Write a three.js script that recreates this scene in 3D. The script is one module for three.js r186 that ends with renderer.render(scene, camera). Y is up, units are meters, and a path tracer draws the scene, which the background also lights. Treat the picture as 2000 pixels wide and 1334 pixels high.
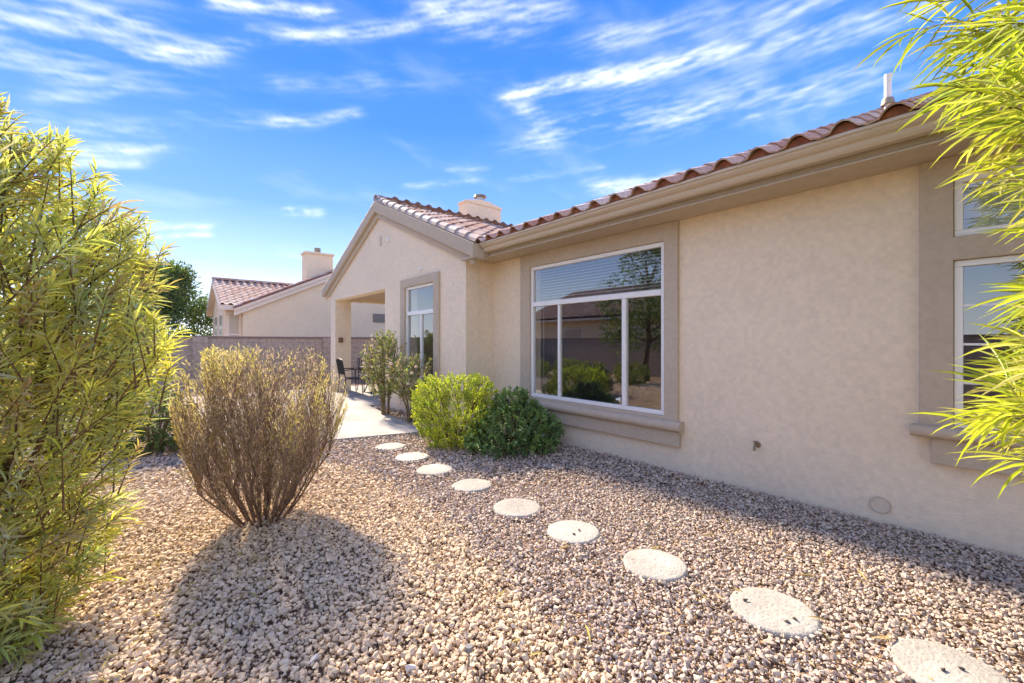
import * as THREE from 'three';
import { mergeGeometries } from 'three/addons/utils/BufferGeometryUtils.js';
import { ImprovedNoise } from 'three/addons/math/ImprovedNoise.js';
import { ConvexGeometry } from 'three/addons/geometries/ConvexGeometry.js';
import { RoundedBoxGeometry } from 'three/addons/geometries/RoundedBoxGeometry.js';

// ---------------------------------------------------------------- camera, sky, sun, exposure
// World: the long house wall runs along -z; "s" below is distance along it (z = -s). Units: metres.
const scene = new THREE.Scene();
const camera = new THREE.PerspectiveCamera(77.57, 2000 / 1334, 0.05, 1500);
camera.position.set(0, 1.45, 0);
camera.rotation.y = -Math.atan(696 / 830);
const renderer = new THREE.WebGLRenderer({ antialias: true });
renderer.toneMapping = THREE.LinearToneMapping;
renderer.toneMappingExposure = 6.5;
renderer.shadowMap.enabled = true;
const SUN = new THREE.Vector3(0.06, 1, -1.35).normalize();
const sun = new THREE.DirectionalLight(0xffecd4, 2.0);
sun.position.copy(SUN).multiplyScalar(40).add(new THREE.Vector3(2, 0, -6));
sun.target.position.set(2, 0, -6);
sun.castShadow = true; sun.shadow.radius = 9;
sun.shadow.mapSize.set(4096, 4096);
Object.assign(sun.shadow.camera, { left: -25, right: 25, top: 25, bottom: -25, near: 1, far: 120 });
scene.add(sun, sun.target);

const P = new ImprovedNoise();
function fbm(x, y, z, o = 4) { let a = 0.5, v = 0; for (let i = 0; i < o; i++) { v += a * P.noise(x, y, z); x *= 2.03; y *= 2.03; z *= 2.03; a *= 0.5; } return v; }
const clamp = (x, a = 0, b = 1) => Math.min(b, Math.max(a, x));
const smooth = (a, b, x) => { const t = clamp((x - a) / (b - a)); return t * t * (3 - 2 * t); };
const lerp = (a, b, t) => a + (b - a) * t;
function rng(seed) { let a = seed >>> 0; return () => { a = (a + 0x6D2B79F5) >>> 0; let t = a; t = Math.imul(t ^ (t >>> 15), t | 1); t ^= t + Math.imul(t ^ (t >>> 7), t | 61); return ((t ^ (t >>> 14)) >>> 0) / 4294967296; }; }

// cirrus streaks: [[azimuth, elevation] ..., half width in degrees, strength]; azimuth 0 is -z, growing towards +x
const WISPS = [
  [[[-10.33, 24.96], [-5.70, 26.22]], 4.66, 0.42], [[[-11.96, 26.29], [-6.69, 28.07]], 3.73, 0.34], [[[5.50, 33.24], [10.46, 34.56], [15.96, 35.45]], 0.87, 0.95],
  [[[-0.56, 27.02], [4.12, 29.31], [7.91, 31.28]], 1.37, 0.55], [[[11.52, 32.31], [18.90, 34.13], [25.78, 35.60]], 0.99, 0.75], [[[30.41, 37.97], [37.22, 38.46], [44.12, 37.99]], 1.86, 0.45],
  [[[31.75, 36.70], [39.98, 36.54]], 2.17, 0.35], [[[39.64, 29.99], [46.85, 31.13], [55.47, 31.46]], 1.06, 0.95], [[[53.53, 31.34], [65.71, 31.15], [73.99, 30.51], [83.20, 29.52]], 1.62, 0.80],
  [[[52.22, 35.01], [62.85, 34.32], [71.05, 33.03], [82.46, 30.39]], 2.11, 0.36], [[[44.80, 25.65], [53.53, 26.73], [65.71, 26.53], [73.99, 25.85], [80.13, 24.94]], 2.80, 0.50],
  [[[41.36, 29.25], [44.12, 25.95]], 1.62, 0.40], [[[-7.65, 21.01], [-3.60, 22.60]], 0.75, 0.40], [[[-7.34, 18.93], [-3.96, 19.71], [0.65, 20.77]], 1.24, 0.55], [[[-7.02, 16.78], [-3.96, 17.75], [-0.16, 18.96]], 0.99, 0.55],
  [[[-6.69, 16.01], [-1.35, 17.43]], 0.56, 0.95], [[[-0.16, 11.50], [4.12, 12.39]], 0.56, 0.95], [[[-0.56, 10.63], [4.12, 11.48]], 0.43, 0.95], [[[12.70, 15.16], [15.27, 15.42]], 0.68, 1.00],
  [[[10.30, 14.83], [10.83, 14.91]], 0.37, 0.50], [[[10.99, 24.33], [14.25, 24.87], [18.90, 26.47]], 0.87, 0.55], [[[4.12, 23.25], [10.99, 24.38]], 1.24, 0.22], [[[26.43, 19.54], [34.48, 20.69]], 0.56, 0.50],
  [[[31.75, 21.77], [36.53, 22.24]], 0.43, 0.45], [[[52.22, 19.63], [55.15, 19.53]], 1.37, 1.30], [[[56.11, 19.15], [59.85, 19.64]], 0.99, 1.00], [[[39.98, 20.78], [51.56, 22.04]], 0.50, 0.30],
  [[[12.05, 28.26], [33.11, 32.13]], 1.86, 0.15], [[[68.45, 24.74], [75.39, 26.15]], 0.43, 0.45], [[[-5.70, 22.62], [1.07, 25.77]], 1.62, 0.20]];
function makeSky() {
  const W = 2304, H = 1152, data = new Float32Array(W * H * 4), R = Math.PI / 180, K = 1 / 2.7;
  const rnd = rng(77), all = WISPS.slice();
  for (let i = 0; i < 260; i++) {                       // more streaks over the unseen sky, added to strengthen the fill light
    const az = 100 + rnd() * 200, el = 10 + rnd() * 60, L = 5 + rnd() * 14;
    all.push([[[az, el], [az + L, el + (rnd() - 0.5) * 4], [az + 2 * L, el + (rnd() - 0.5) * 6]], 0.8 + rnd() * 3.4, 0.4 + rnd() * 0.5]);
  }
  const segs = [];
  for (const [pts, w, a] of all) for (let i = 0; i + 1 < pts.length; i++) segs.push([...pts[i], ...pts[i + 1], w, a, 0, 0, pts]);
  const grid = Array.from({ length: 72 }, () => []);
  for (const s of segs) { const m = 3 * s[4] / Math.cos(Math.max(s[1], s[3]) * R) + 3; for (let b = Math.floor((Math.min(s[0], s[2]) - m) / 5); b <= Math.floor((Math.max(s[0], s[2]) + m) / 5); b++) grid[((b % 72) + 72) % 72].push(s); }
  const stops = [[0, [0.75, 0.79, 0.83]], [4, [0.57, 0.68, 0.81]], [9, [0.31, 0.445, 0.73]], [16, [0.13, 0.265, 0.65]], [26, [0.052, 0.168, 0.585]], [38, [0.030, 0.126, 0.54]], [60, [0.031, 0.122, 0.51]], [90, [0.031, 0.118, 0.49]]];
  for (let j = 0; j < H; j++) {
    const el = (j + 0.5) / H * 180 - 90;                 // row 0 is straight down
    for (let i = 0; i < W; i++) {
      const o = (j * W + i) * 4;
      let r, g, b;
      if (el < -1) { r = 0.36; g = 0.31; b = 0.26; }
      else {
        const e = Math.max(0, el);
        let k = 0; while (k < stops.length - 2 && e > stops[k + 1][0]) k++;
        const t = clamp((e - stops[k][0]) / (stops[k + 1][0] - stops[k][0]));
        [r, g, b] = [0, 1, 2].map(c => lerp(stops[k][1][c], stops[k + 1][1][c], t));
        // three's equirect: u = atan2(dir.z, dir.x) / 2pi + 0.5
        const phi = ((i + 0.5) / W - 0.5) * 2 * Math.PI, x = Math.cos(phi), z = Math.sin(phi);
        const az = Math.atan2(x, -z) / R;
        const ce = Math.cos(el * R), dx = x * ce, dz = z * ce, dy = Math.sin(el * R);
        let c = 0;
        const near = grid[((Math.floor(az / 5) % 72) + 72) % 72];
        if (near.length) {
          const wa = 1.6 * fbm(dx * 8, dy * 8, dz * 8 + 4, 3), wb = 1.1 * fbm(dx * 7 + 9, dy * 7, dz * 7, 3), best = new Map();
          const ca = Math.cos(el * R);
          for (const sg of near) {
            const [a0, e0, a1, e1, w, s] = sg;
            const vx = (a1 - a0) * ca, vy = e1 - e0, L = Math.hypot(vx, vy) || 1, kk = Math.min(1, w * 0.55);
            const px = ((az - a0 + 900) % 360 - 180) * ca + wa * kk, py = el - e0 + wb * kk;
            const along = (px * vx + py * vy) / L, off = (-px * vy + py * vx) / L;
            const out = Math.max(0, -along, along - L), d = Math.hypot(off / (w * 0.62), out / (w * 1.4));
            if (d < 3 && d < (best.get(sg[8])?.[0] ?? 9)) best.set(sg[8], [d, s, w]);
          }
          if (best.size) {
            const sy = dy - 0.13 * dx, n1 = fbm(dx * 4.5 + 3, sy * 26, dz * 4.5, 4) * 1.5 + fbm(dx * 15, sy * 75, dz * 15 + 7, 4) * 0.75, n2 = fbm(dx * 40, dy * 60, dz * 40, 4), fib = fbm(dx * 22, (dy - 0.2 * dx) * 190, dz * 22, 3);
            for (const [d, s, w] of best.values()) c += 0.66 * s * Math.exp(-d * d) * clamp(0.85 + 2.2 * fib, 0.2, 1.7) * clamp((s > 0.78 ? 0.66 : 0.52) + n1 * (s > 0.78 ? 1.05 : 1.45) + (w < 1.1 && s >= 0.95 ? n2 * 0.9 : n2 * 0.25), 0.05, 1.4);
          }
        }
        const q = 1 / (dy + 0.25);                        // thin veil of high cloud everywhere
        const v = fbm(dx * q * 1.6 + 3, dz * q * 3.4, 2, 5) + 0.4 * fbm(dx * q * 6, dz * q * 13, 8, 3);
        c += 0.10 * smooth(0.05, 0.6, v);
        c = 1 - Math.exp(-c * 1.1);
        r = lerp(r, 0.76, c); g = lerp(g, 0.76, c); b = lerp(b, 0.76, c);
      }
      data[o] = r * K; data[o + 1] = g * K; data[o + 2] = b * K; data[o + 3] = 1;
    }
  }
  const t = new THREE.DataTexture(data, W, H, THREE.RGBAFormat, THREE.FloatType);
  t.mapping = THREE.EquirectangularReflectionMapping; t.magFilter = t.minFilter = THREE.LinearFilter; t.needsUpdate = true;
  return t;
}
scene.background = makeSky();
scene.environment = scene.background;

// ---------------------------------------------------------------- helpers
const origin = new Map();                                // world origin of each group, so that parts can be given in world coordinates
const taken = {};
function numbered(n) { const k = taken[n] = (taken[n] ?? -1) + 1; return k ? n + '_' + String(k).padStart(3, '0') : n; }
function thing(name, label, category, [x, y, z], group) {
  const g = new THREE.Group(); g.name = numbered(name); g.position.set(x, y, z); scene.add(g);
  origin.set(g, new THREE.Vector3(x, y, z)); g.userData = { label, category }; if (group) g.userData.group = group; return g;
}
function sub(name, parent, label) { const g = new THREE.Group(); g.name = name; parent.add(g); origin.set(g, origin.get(parent).clone()); if (label) g.userData.label = label; return g; }
function fin(m) { m.castShadow = m.receiveShadow = true; return m; }
function part(name, geo, mat, parent, label) {           // geo in world coordinates
  const o = origin.get(parent); if (o) geo.translate(-o.x, -o.y, -o.z);
  const m = fin(new THREE.Mesh(geo, mat)); m.name = name; parent.add(m); origin.set(m, o ? o.clone() : new THREE.Vector3());
  if (label) m.userData.label = label; return m;
}
function structure(name, geo, mat) { const m = fin(new THREE.Mesh(geo, mat)); m.name = name; m.userData = { kind: 'structure' }; scene.add(m); return m; }
function solo(name, geo, mat, label, category, [x, y, z], group) { const m = fin(new THREE.Mesh(geo, mat)); m.name = numbered(name); m.position.set(x, y, z); m.userData = { label, category }; if (group) m.userData.group = group; scene.add(m); return m; }
function metreUV(g0) {                                   // planar uv in metres by the main axis of each face
  const g = g0.index ? g0.toNonIndexed() : g0, p = g.attributes.position, uv = new Float32Array(p.count * 2), a = new THREE.Vector3(), b = new THREE.Vector3(), c = new THREE.Vector3();
  for (let i = 0; i < p.count; i += 3) {
    a.fromBufferAttribute(p, i); b.fromBufferAttribute(p, i + 1).sub(a); c.fromBufferAttribute(p, i + 2).sub(a); b.cross(c);
    const ax = Math.abs(b.x), ay = Math.abs(b.y), az = Math.abs(b.z);
    for (let k = 0; k < 3; k++) { const x = p.getX(i + k), y = p.getY(i + k), z = p.getZ(i + k); const j = (i + k) * 2; if (ax >= ay && ax >= az) { uv[j] = z; uv[j + 1] = y; } else if (ay >= az) { uv[j] = x; uv[j + 1] = z; } else { uv[j] = x; uv[j + 1] = y; } }
  }
  g.setAttribute('uv', new THREE.BufferAttribute(uv, 2)); return g;
}
const merge = gs => mergeGeometries(gs.map(g => { const h = g.index ? g.toNonIndexed() : g; for (const k of Object.keys(h.attributes)) if (!['position', 'normal', 'uv'].includes(k)) h.deleteAttribute(k); return h; }));
function box(x0, x1, y0, y1, s0, s1, r = 0) {
  const g = r ? new RoundedBoxGeometry(x1 - x0, y1 - y0, s1 - s0, 2, r) : new THREE.BoxGeometry(x1 - x0, y1 - y0, s1 - s0);
  return metreUV(g.translate((x0 + x1) / 2, (y0 + y1) / 2, -(s0 + s1) / 2));
}
const toShape = pts => new THREE.Shape(pts.map(p => new THREE.Vector2(...p)));
function slabX(pts, X0, X1, holes = [], bevel = 0) {      // outline in (s, y), thickness in x
  const sh = toShape(pts); for (const [a, b, c, d] of holes) sh.holes.push(new THREE.Path([[a, c], [b, c], [b, d], [a, d]].map(p => new THREE.Vector2(...p))));
  const g = new THREE.ExtrudeGeometry(sh, { depth: X1 - X0 - 2 * bevel, bevelEnabled: bevel > 0, bevelSize: bevel, bevelThickness: bevel, bevelOffset: -bevel, bevelSegments: 2 });
  g.translate(0, 0, bevel);
  g.applyMatrix4(new THREE.Matrix4().set(0, 0, 1, X0, 0, 1, 0, 0, -1, 0, 0, 0, 0, 0, 0, 1)); return metreUV(g);
}
function slabS(pts, s0, s1) {                            // outline in (x, y), length along s
  const g = new THREE.ExtrudeGeometry(toShape(pts), { depth: s1 - s0, bevelEnabled: false }); g.translate(0, 0, -s1); return metreUV(g);
}
function slabY(pts, y0, y1) {                            // outline in (x, s), thickness in y
  const g = new THREE.ExtrudeGeometry(toShape(pts), { depth: y1 - y0, bevelEnabled: false });
  g.applyMatrix4(new THREE.Matrix4().set(1, 0, 0, 0, 0, 0, 1, y0, 0, -1, 0, 0, 0, 0, 0, 1)); return metreUV(g);
}
function tube(points, r0, r1, seg = 5, n = 6) {           // tapered tube through points
  const c = new THREE.CatmullRomCurve3(points), fr = c.computeFrenetFrames(n), pos = [], nor = [], uv = [], idx = [];
  for (let i = 0; i <= n; i++) { const p = c.getPointAt(i / n), r = lerp(r0, r1, i / n);
    for (let k = 0; k <= seg; k++) { const a = k / seg * Math.PI * 2, d = fr.normals[i].clone().multiplyScalar(Math.cos(a)).addScaledVector(fr.binormals[i], Math.sin(a)); pos.push(p.x + d.x * r, p.y + d.y * r, p.z + d.z * r); nor.push(d.x, d.y, d.z); uv.push(k / seg * 0.2, i / n); } }
  for (let i = 0; i < n; i++) for (let k = 0; k < seg; k++) { const a = i * (seg + 1) + k, b = a + seg + 1; idx.push(a, a + 1, b, b, a + 1, b + 1); }
  const g = new THREE.BufferGeometry(); g.setAttribute('position', new THREE.Float32BufferAttribute(pos, 3)); g.setAttribute('normal', new THREE.Float32BufferAttribute(nor, 3)); g.setAttribute('uv', new THREE.Float32BufferAttribute(uv, 2)); g.setIndex(idx); return g;
}
const V = (x, y, s) => new THREE.Vector3(x, y, -s);
const lin = (r, g, b) => new THREE.Color().setRGB(r, g, b);

// ---------------------------------------------------------------- textures and materials
function noiseTex(size, metres, fn, srgb) {               // tiling texture; fn(u, v, tile) -> [r, g, b] 0..1
  const d = new Uint8Array(size * size * 4);
  for (let j = 0; j < size; j++) for (let i = 0; i < size; i++) { const c = fn(i / size, j / size), o = (j * size + i) * 4; for (let k = 0; k < 3; k++) d[o + k] = clamp(c[k]) * 255; d[o + 3] = 255; }
  const t = new THREE.DataTexture(d, size, size); t.wrapS = t.wrapT = THREE.RepeatWrapping; t.magFilter = THREE.LinearFilter; t.minFilter = THREE.LinearMipmapLinearFilter; t.generateMipmaps = true;
  if (srgb) t.colorSpace = THREE.SRGBColorSpace; t.repeat.set(1 / metres, 1 / metres); t.needsUpdate = true; return t;
}
const HASH = new Float32Array(65536); { const r = rng(99); for (let i = 0; i < 65536; i++) HASH[i] = r() * 2 - 1; }
function tileNoise(u, v, f, z = 0, o = 4) {               // value noise that wraps at 1
  let s = 0, amp = 0.75, n = Math.round(f);
  for (let i = 0; i < o; i++) {
    const x = u * n, y = v * n, x0 = Math.floor(x), y0 = Math.floor(y), fx = x - x0, fy = y - y0, a = fx * fx * (3 - 2 * fx), b = fy * fy * (3 - 2 * fy), k = z * 131 + i * 977;
    const h = (p, q) => HASH[(((p % n) * 7919 + (q % n) * 104729 + k * 31) ^ ((q % n) * 613 + (p % n) * 257)) & 65535];
    s += amp * lerp(lerp(h(x0, y0), h(x0 + 1, y0), a), lerp(h(x0, y0 + 1), h(x0 + 1, y0 + 1), a), b); n *= 2; amp *= 0.55;
  }
  return s * 0.6;
}
const stuccoBump = noiseTex(512, 0.9, (u, v) => { const n = 0.35 * tileNoise(u, v, 20, 1, 2) + tileNoise(u, v, 90, 4, 2); const h = 0.5 + 0.8 * n; return [h, h, h]; });
const stuccoTone = noiseTex(512, 3.7, (u, v) => { const n = 0.955 + 0.03 * tileNoise(u, v, 5, 2, 3) + 0.05 * tileNoise(u, v, 100, 3, 2); return [n, n, n * 0.995]; }, true);
const stucco = (r, g, b) => new THREE.MeshStandardMaterial({ color: lin(r, g, b), map: stuccoTone, bumpMap: stuccoBump, bumpScale: 0.002, roughness: 0.93 });
const M = {
  wall: stucco(0.86, 0.715, 0.53), trim: stucco(0.55, 0.45, 0.335), nbwall: stucco(0.86, 0.72, 0.51), nbtrim: stucco(0.84, 0.75, 0.63),
  vinyl: new THREE.MeshStandardMaterial({ color: lin(0.82, 0.80, 0.75), roughness: 0.4 }),
  glass: new THREE.MeshPhysicalMaterial({ color: lin(0.82, 0.85, 0.85), transmission: 1, thickness: 0, roughness: 0.0, ior: 2.5 }),
  dark: new THREE.MeshStandardMaterial({ color: lin(0.10, 0.09, 0.08), roughness: 0.9 }),
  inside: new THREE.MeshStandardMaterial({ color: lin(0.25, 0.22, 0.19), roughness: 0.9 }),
  blind: new THREE.MeshStandardMaterial({ color: lin(0.5, 0.48, 0.44), roughness: 0.6 }),
  gutter: new THREE.MeshStandardMaterial({ color: lin(0.56, 0.47, 0.36), roughness: 0.5 }),
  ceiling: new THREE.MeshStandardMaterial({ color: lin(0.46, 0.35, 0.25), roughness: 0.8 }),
  black: new THREE.MeshStandardMaterial({ color: lin(0.02, 0.02, 0.022), roughness: 0.45, metalness: 0.3 }),
  metal: new THREE.MeshStandardMaterial({ color: lin(0.45, 0.43, 0.4), roughness: 0.4, metalness: 0.9 }),
  brass: new THREE.MeshStandardMaterial({ color: lin(0.30, 0.24, 0.16), roughness: 0.5, metalness: 0.7 }),
  pvc: new THREE.MeshStandardMaterial({ color: lin(0.72, 0.70, 0.66), roughness: 0.6 }),
};
M.louvre = new THREE.MeshStandardMaterial({ color: lin(0.22, 0.19, 0.16), roughness: 0.7 });
M.shade = new THREE.MeshStandardMaterial({ color: lin(0.50, 0.45, 0.37), roughness: 0.15 });
const tileTone = noiseTex(256, 0.6, (u, v) => { const n = 0.86 + 0.22 * tileNoise(u, v, 12, 6, 4), k = tileNoise(u, v, 30, 9, 3) * 0.1; return [n + k, n, n - k]; }, true);
const tileMats = [[0.60, 0.38, 0.28], [0.66, 0.47, 0.37], [0.52, 0.29, 0.205], [0.70, 0.56, 0.46], [0.58, 0.41, 0.32]].map(c => new THREE.MeshStandardMaterial({ color: lin(...c), map: tileTone, roughness: 1.0 }));
const litTileMats = [[0.62, 0.52, 0.45], [0.56, 0.44, 0.38], [0.66, 0.58, 0.50]].map(c => new THREE.MeshStandardMaterial({ color: lin(...c), map: tileTone, roughness: 0.8 }));  // rake tile clay made paler to paint in the sunlight on it
M.closure = new THREE.MeshStandardMaterial({ color: lin(0.42, 0.165, 0.095), map: tileTone, roughness: 0.9 });
const concTone = noiseTex(512, 2.3, (u, v) => { const n = 0.9 + 0.17 * tileNoise(u, v, 6, 3, 5) + 0.08 * tileNoise(u, v, 80, 1, 2); return [n, n * 0.995, n * 0.98]; }, true);
const concBump = noiseTex(256, 0.5, (u, v) => { const n = 0.5 + 0.7 * tileNoise(u, v, 40, 8, 3); return [n, n, n]; });
M.slab = new THREE.MeshStandardMaterial({ color: lin(0.42, 0.40, 0.365), map: concTone, bumpMap: concBump, bumpScale: 0.002, roughness: 0.9 });
M.step = new THREE.MeshStandardMaterial({ color: lin(0.44, 0.42, 0.375), map: concTone, bumpMap: concBump, bumpScale: 0.004, roughness: 0.9 });
const blockTone = noiseTex(512, 1.6, (u, v) => { const row = Math.floor(v * 8), fy = v * 8 - row, fx = (u * 4 + (row % 2) * 0.5) % 1; const j = (fy < 0.06 || fx < 0.03) ? 0.82 : 1; const n = j * (0.9 + 0.16 * tileNoise(u, v, 30, 3, 4)); return [n, n * 0.98, n * 0.97]; }, true);
M.block = new THREE.MeshStandardMaterial({ color: lin(0.56, 0.47, 0.385), map: blockTone, roughness: 0.95 });
M.cap = new THREE.MeshStandardMaterial({ color: lin(0.26, 0.19, 0.16), roughness: 0.95 });
const bark = noiseTex(256, 0.4, (u, v) => { const n = 0.75 + 0.5 * tileNoise(u, v, 24, 4, 4); return [n, n * 0.96, n * 0.9]; }, true);
const wood = (r, g, b) => new THREE.MeshStandardMaterial({ color: lin(r, g, b), map: bark, roughness: 0.95 });
const leafMat = (r = 1, g = 1, b = 1, t = 0.45, rough = 0.95) => new THREE.MeshPhysicalMaterial({ color: lin(r, g, b), transmission: t, thickness: 0, roughness: rough, ior: 1.4, side: THREE.DoubleSide });

// ---------------------------------------------------------------- ground
const groundTone = noiseTex(1024, 2.6, (u, v) => { const a = tileNoise(u, v, 110, 2, 3), b = tileNoise(u, v, 7, 5, 4), n = 0.78 + 0.5 * a + 0.12 * b; return [n, n * 0.93, n * 0.85]; }, true);
const groundBump = noiseTex(1024, 2.6, (u, v) => { const n = 0.5 + 0.9 * tileNoise(u, v, 110, 2, 3); return [n, n, n]; });
const groundMat = new THREE.MeshStandardMaterial({ color: lin(0.47, 0.37, 0.265), map: groundTone, bumpMap: groundBump, bumpScale: 0.03, roughness: 1 });
{ const g = new THREE.PlaneGeometry(1200, 1200); g.rotateX(-Math.PI / 2); structure('ground', metreUV(g), groundMat).position.y = -0.02; }

const slabPts = [[0.4, 6.75], [2.03, 6.36], [3.27, 6.02], [3.42, 7.6], [3.62, 9.25], [3.95, 9.2], [7.5, 9.2], [7.5, 13.6], [0.4, 13.6]];
{ const g = slabY(slabPts, -0.05, 0.035); const m = structure('patio_slab', g, M.slab); m.userData.label = 'pale concrete patio slab running under the gable roof'; }
function inPoly(pts, x, y) { let c = false; for (let i = 0, j = pts.length - 1; i < pts.length; j = i++) { const [xi, yi] = pts[i], [xj, yj] = pts[j]; if ((yi > y) !== (yj > y) && x < (xj - xi) * (y - yi) / (yj - yi) + xi) c = !c; } return c; }
const bedEdge = [[0.2, 1.40], [0.9, 1.5], [1.4, 1.52], [1.75, 1.6], [2.2, 1.68], [3.0, 1.82], [4.6, 1.84], [5.2, 1.62], [5.7, 1.1], [6.2, 0.2], [7, -1.0], [16, -6]];    // [s, x]: golden bed lies to the left
function edgeX(s) { if (s <= bedEdge[0][0]) return bedEdge[0][1]; for (let i = 0; i + 1 < bedEdge.length; i++) if (s < bedEdge[i + 1][0]) return lerp(bedEdge[i][1], bedEdge[i + 1][1], (s - bedEdge[i][0]) / (bedEdge[i + 1][0] - bedEdge[i][0])); return -6; }
const STEPS = [[2.458, 5.526], [2.452, 4.863], [2.403, 4.218], [2.422, 3.519], [2.399, 2.792], [2.424, 2.167], [2.473, 1.512], [2.533, 0.845], [2.66, 0.19]];

function stoneGeo(seed) {                                 // an angular crushed stone: the hull of a few scattered points
  const r = rng(seed), pts = [];
  for (let i = 0; i < 11; i++) { const v = new THREE.Vector3(r() - 0.5, r() - 0.5, r() - 0.5).normalize().multiplyScalar(0.36 + 0.22 * r()); v.y *= 0.72; pts.push(v); }
  const g = new ConvexGeometry(pts); g.deleteAttribute('uv'); return g;
}
const stoneGeos = [11, 15, 23, 34].map(stoneGeo);
const gravelMat = new THREE.MeshStandardMaterial({ color: 0xffffff, roughness: 0.92 });
const goldPal = [[0.643, 0.491, 0.309], [0.67, 0.525, 0.337], [0.608, 0.462, 0.291], [0.678, 0.546, 0.363], [0.626, 0.483, 0.324], [0.564, 0.427, 0.281], [0.661, 0.512, 0.341], [0.652, 0.504, 0.32]];
const pinkPal = [[0.492, 0.389, 0.298], [0.545, 0.445, 0.34], [0.42, 0.325, 0.257], [0.377, 0.317, 0.264], [0.565, 0.475, 0.371], [0.46, 0.343, 0.258], [0.347, 0.286, 0.238], [0.503, 0.421, 0.332], [0.513, 0.385, 0.282]];
{
  const r = rng(4242), gold = [[], [], [], []], pink = [[], [], [], []];
  const camF = [Math.sin(-camera.rotation.y), Math.cos(camera.rotation.y)];
  const blocked = (x, s) => {
    if (inPoly(slabPts, x, s)) return true;
    if (x > 4.44 || (x > 3.88 && s > 5.85)) return true;
    for (const [a, b] of STEPS) if ((x - a) ** 2 + (s - b) ** 2 < 0.188 ** 2) return true;
    return false;
  };
  for (const [step, lo, hi, size] of [[0.0165, 0.9, 4.2, 0.80], [0.026, 4.2, 8.2, 1.08], [0.055, 8.2, 16.5, 2.0], [0.03, -3, 16.5, 1.2]]) {
    for (let s = -3.2; s < 16.4; s += step) for (let x = -5; x < 4.5; x += step) {
      const X = x + (r() - 0.5) * step * 1.3, S = s + (r() - 0.5) * step * 1.3, D = X * camF[0] + S * camF[1], L = X * camF[1] - S * camF[0];
      const pick = r(), q = [r(), r(), r(), r(), r(), r(), r(), r()];
      const seen = D > 0.9 && Math.abs(L) < D * 1.32 + 0.7;                       // finer where the photograph looks, coarser beside and behind
      if (D < lo || D >= hi || seen === (lo < 0) || (lo < 0 && Math.abs(L) > D * 1.5 + 4.5) || blocked(X, S)) continue;
      const isGold = X < edgeX(S) + (q[0] - 0.5) * 0.13 + 0.1 * P.noise(X * 4, S * 4, 0);
      const sz = (isGold ? 0.027 : 0.026) * (0.52 + q[1] * q[1] * 1.15) * size * (isGold ? 1.1 : 1);
      const pal = isGold ? goldPal : pinkPal, c = pal[Math.floor(pick * pal.length)], t = 0.78 + q[2] * 0.42;
      (isGold ? gold : pink)[Math.floor(q[3] * 4)].push([X, sz * (0.05 + 0.35 * q[4]) + (q[1] < 0.35 ? -0.006 : 0.003), -S, sz, q, [c[0] * t, c[1] * t, c[2] * t]]);
    }
  }
  const q4 = new THREE.Quaternion(), e = new THREE.Euler(), m4 = new THREE.Matrix4(), col = new THREE.Color();
  for (const [name, label, sets] of [['golden_gravel', 'golden crushed gravel bed around the twiggy broom shrub', gold], ['mixed_gravel', 'mixed grey, pink and tan gravel around the stepping stones', pink]]) {
    const root = new THREE.Group(); root.name = name; root.userData = { label, category: 'gravel', kind: 'stuff' }; scene.add(root);
    sets.forEach((list, k) => {
      const im = fin(new THREE.InstancedMesh(stoneGeos[k], gravelMat, list.length)); im.name = 'crushed_stones'; im.userData = { kind: 'stuff' };
      list.forEach(([x, y, z, sz, q, c], i) => {
        e.set((q[5] - 0.5) * 1.3, q[6] * 6.28, (q[7] - 0.5) * 1.3); q4.setFromEuler(e);
        m4.compose(new THREE.Vector3(x, y, z), q4, new THREE.Vector3(sz * (0.9 + q[5] * 0.6), sz * (0.8 + q[6] * 0.4), sz)); im.setMatrixAt(i, m4); im.setColorAt(i, col.setRGB(...c));
      });
      root.add(im);
    });
    console.log(name, sets.map(x => x.length));
  }
}

// ---------------------------------------------------------------- roof tiles
const TW = 0.2885, TL = 0.40, EXPO = 0.34, SLOPE = 5 / 12;
function tileGeo() {                                      // S tile: local x across, +z down the slope, y up; origin at its lower edge
  const prof = [[0, 0.004], [0.02, 0.034], [0.05, 0.063], [0.085, 0.073], [0.12, 0.063], [0.15, 0.034], [0.175, 0.008], [0.23, -0.006], [0.29, 0.006]], T = 0.014, pos = [], n = prof.length;
  const quad = (a, b, c, d) => pos.push(...a, ...b, ...c, ...a, ...c, ...d);
  for (let i = 0; i + 1 < n; i++) {
    const [x0, y0] = prof[i], [x1, y1] = prof[i + 1], L = 0.022;                                // lower end rides on the course below
    quad([x0, y0 + L, 0], [x1, y1 + L, 0], [x1, y1, -TL], [x0, y0, -TL]);
    quad([x0, y0 + L - T, 0], [x1, y1 + L - T, 0], [x1, y1 + L, 0], [x0, y0 + L, 0]);
    quad([x1, y1 + L - T, 0], [x0, y0 + L - T, 0], [x0, y0 - T, -TL], [x1, y1 - T, -TL]);
  }
  const g = new THREE.BufferGeometry(); g.setAttribute('position', new THREE.Float32BufferAttribute(pos, 3)); g.computeVertexNormals();
  return metreUV(g);
}
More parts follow.
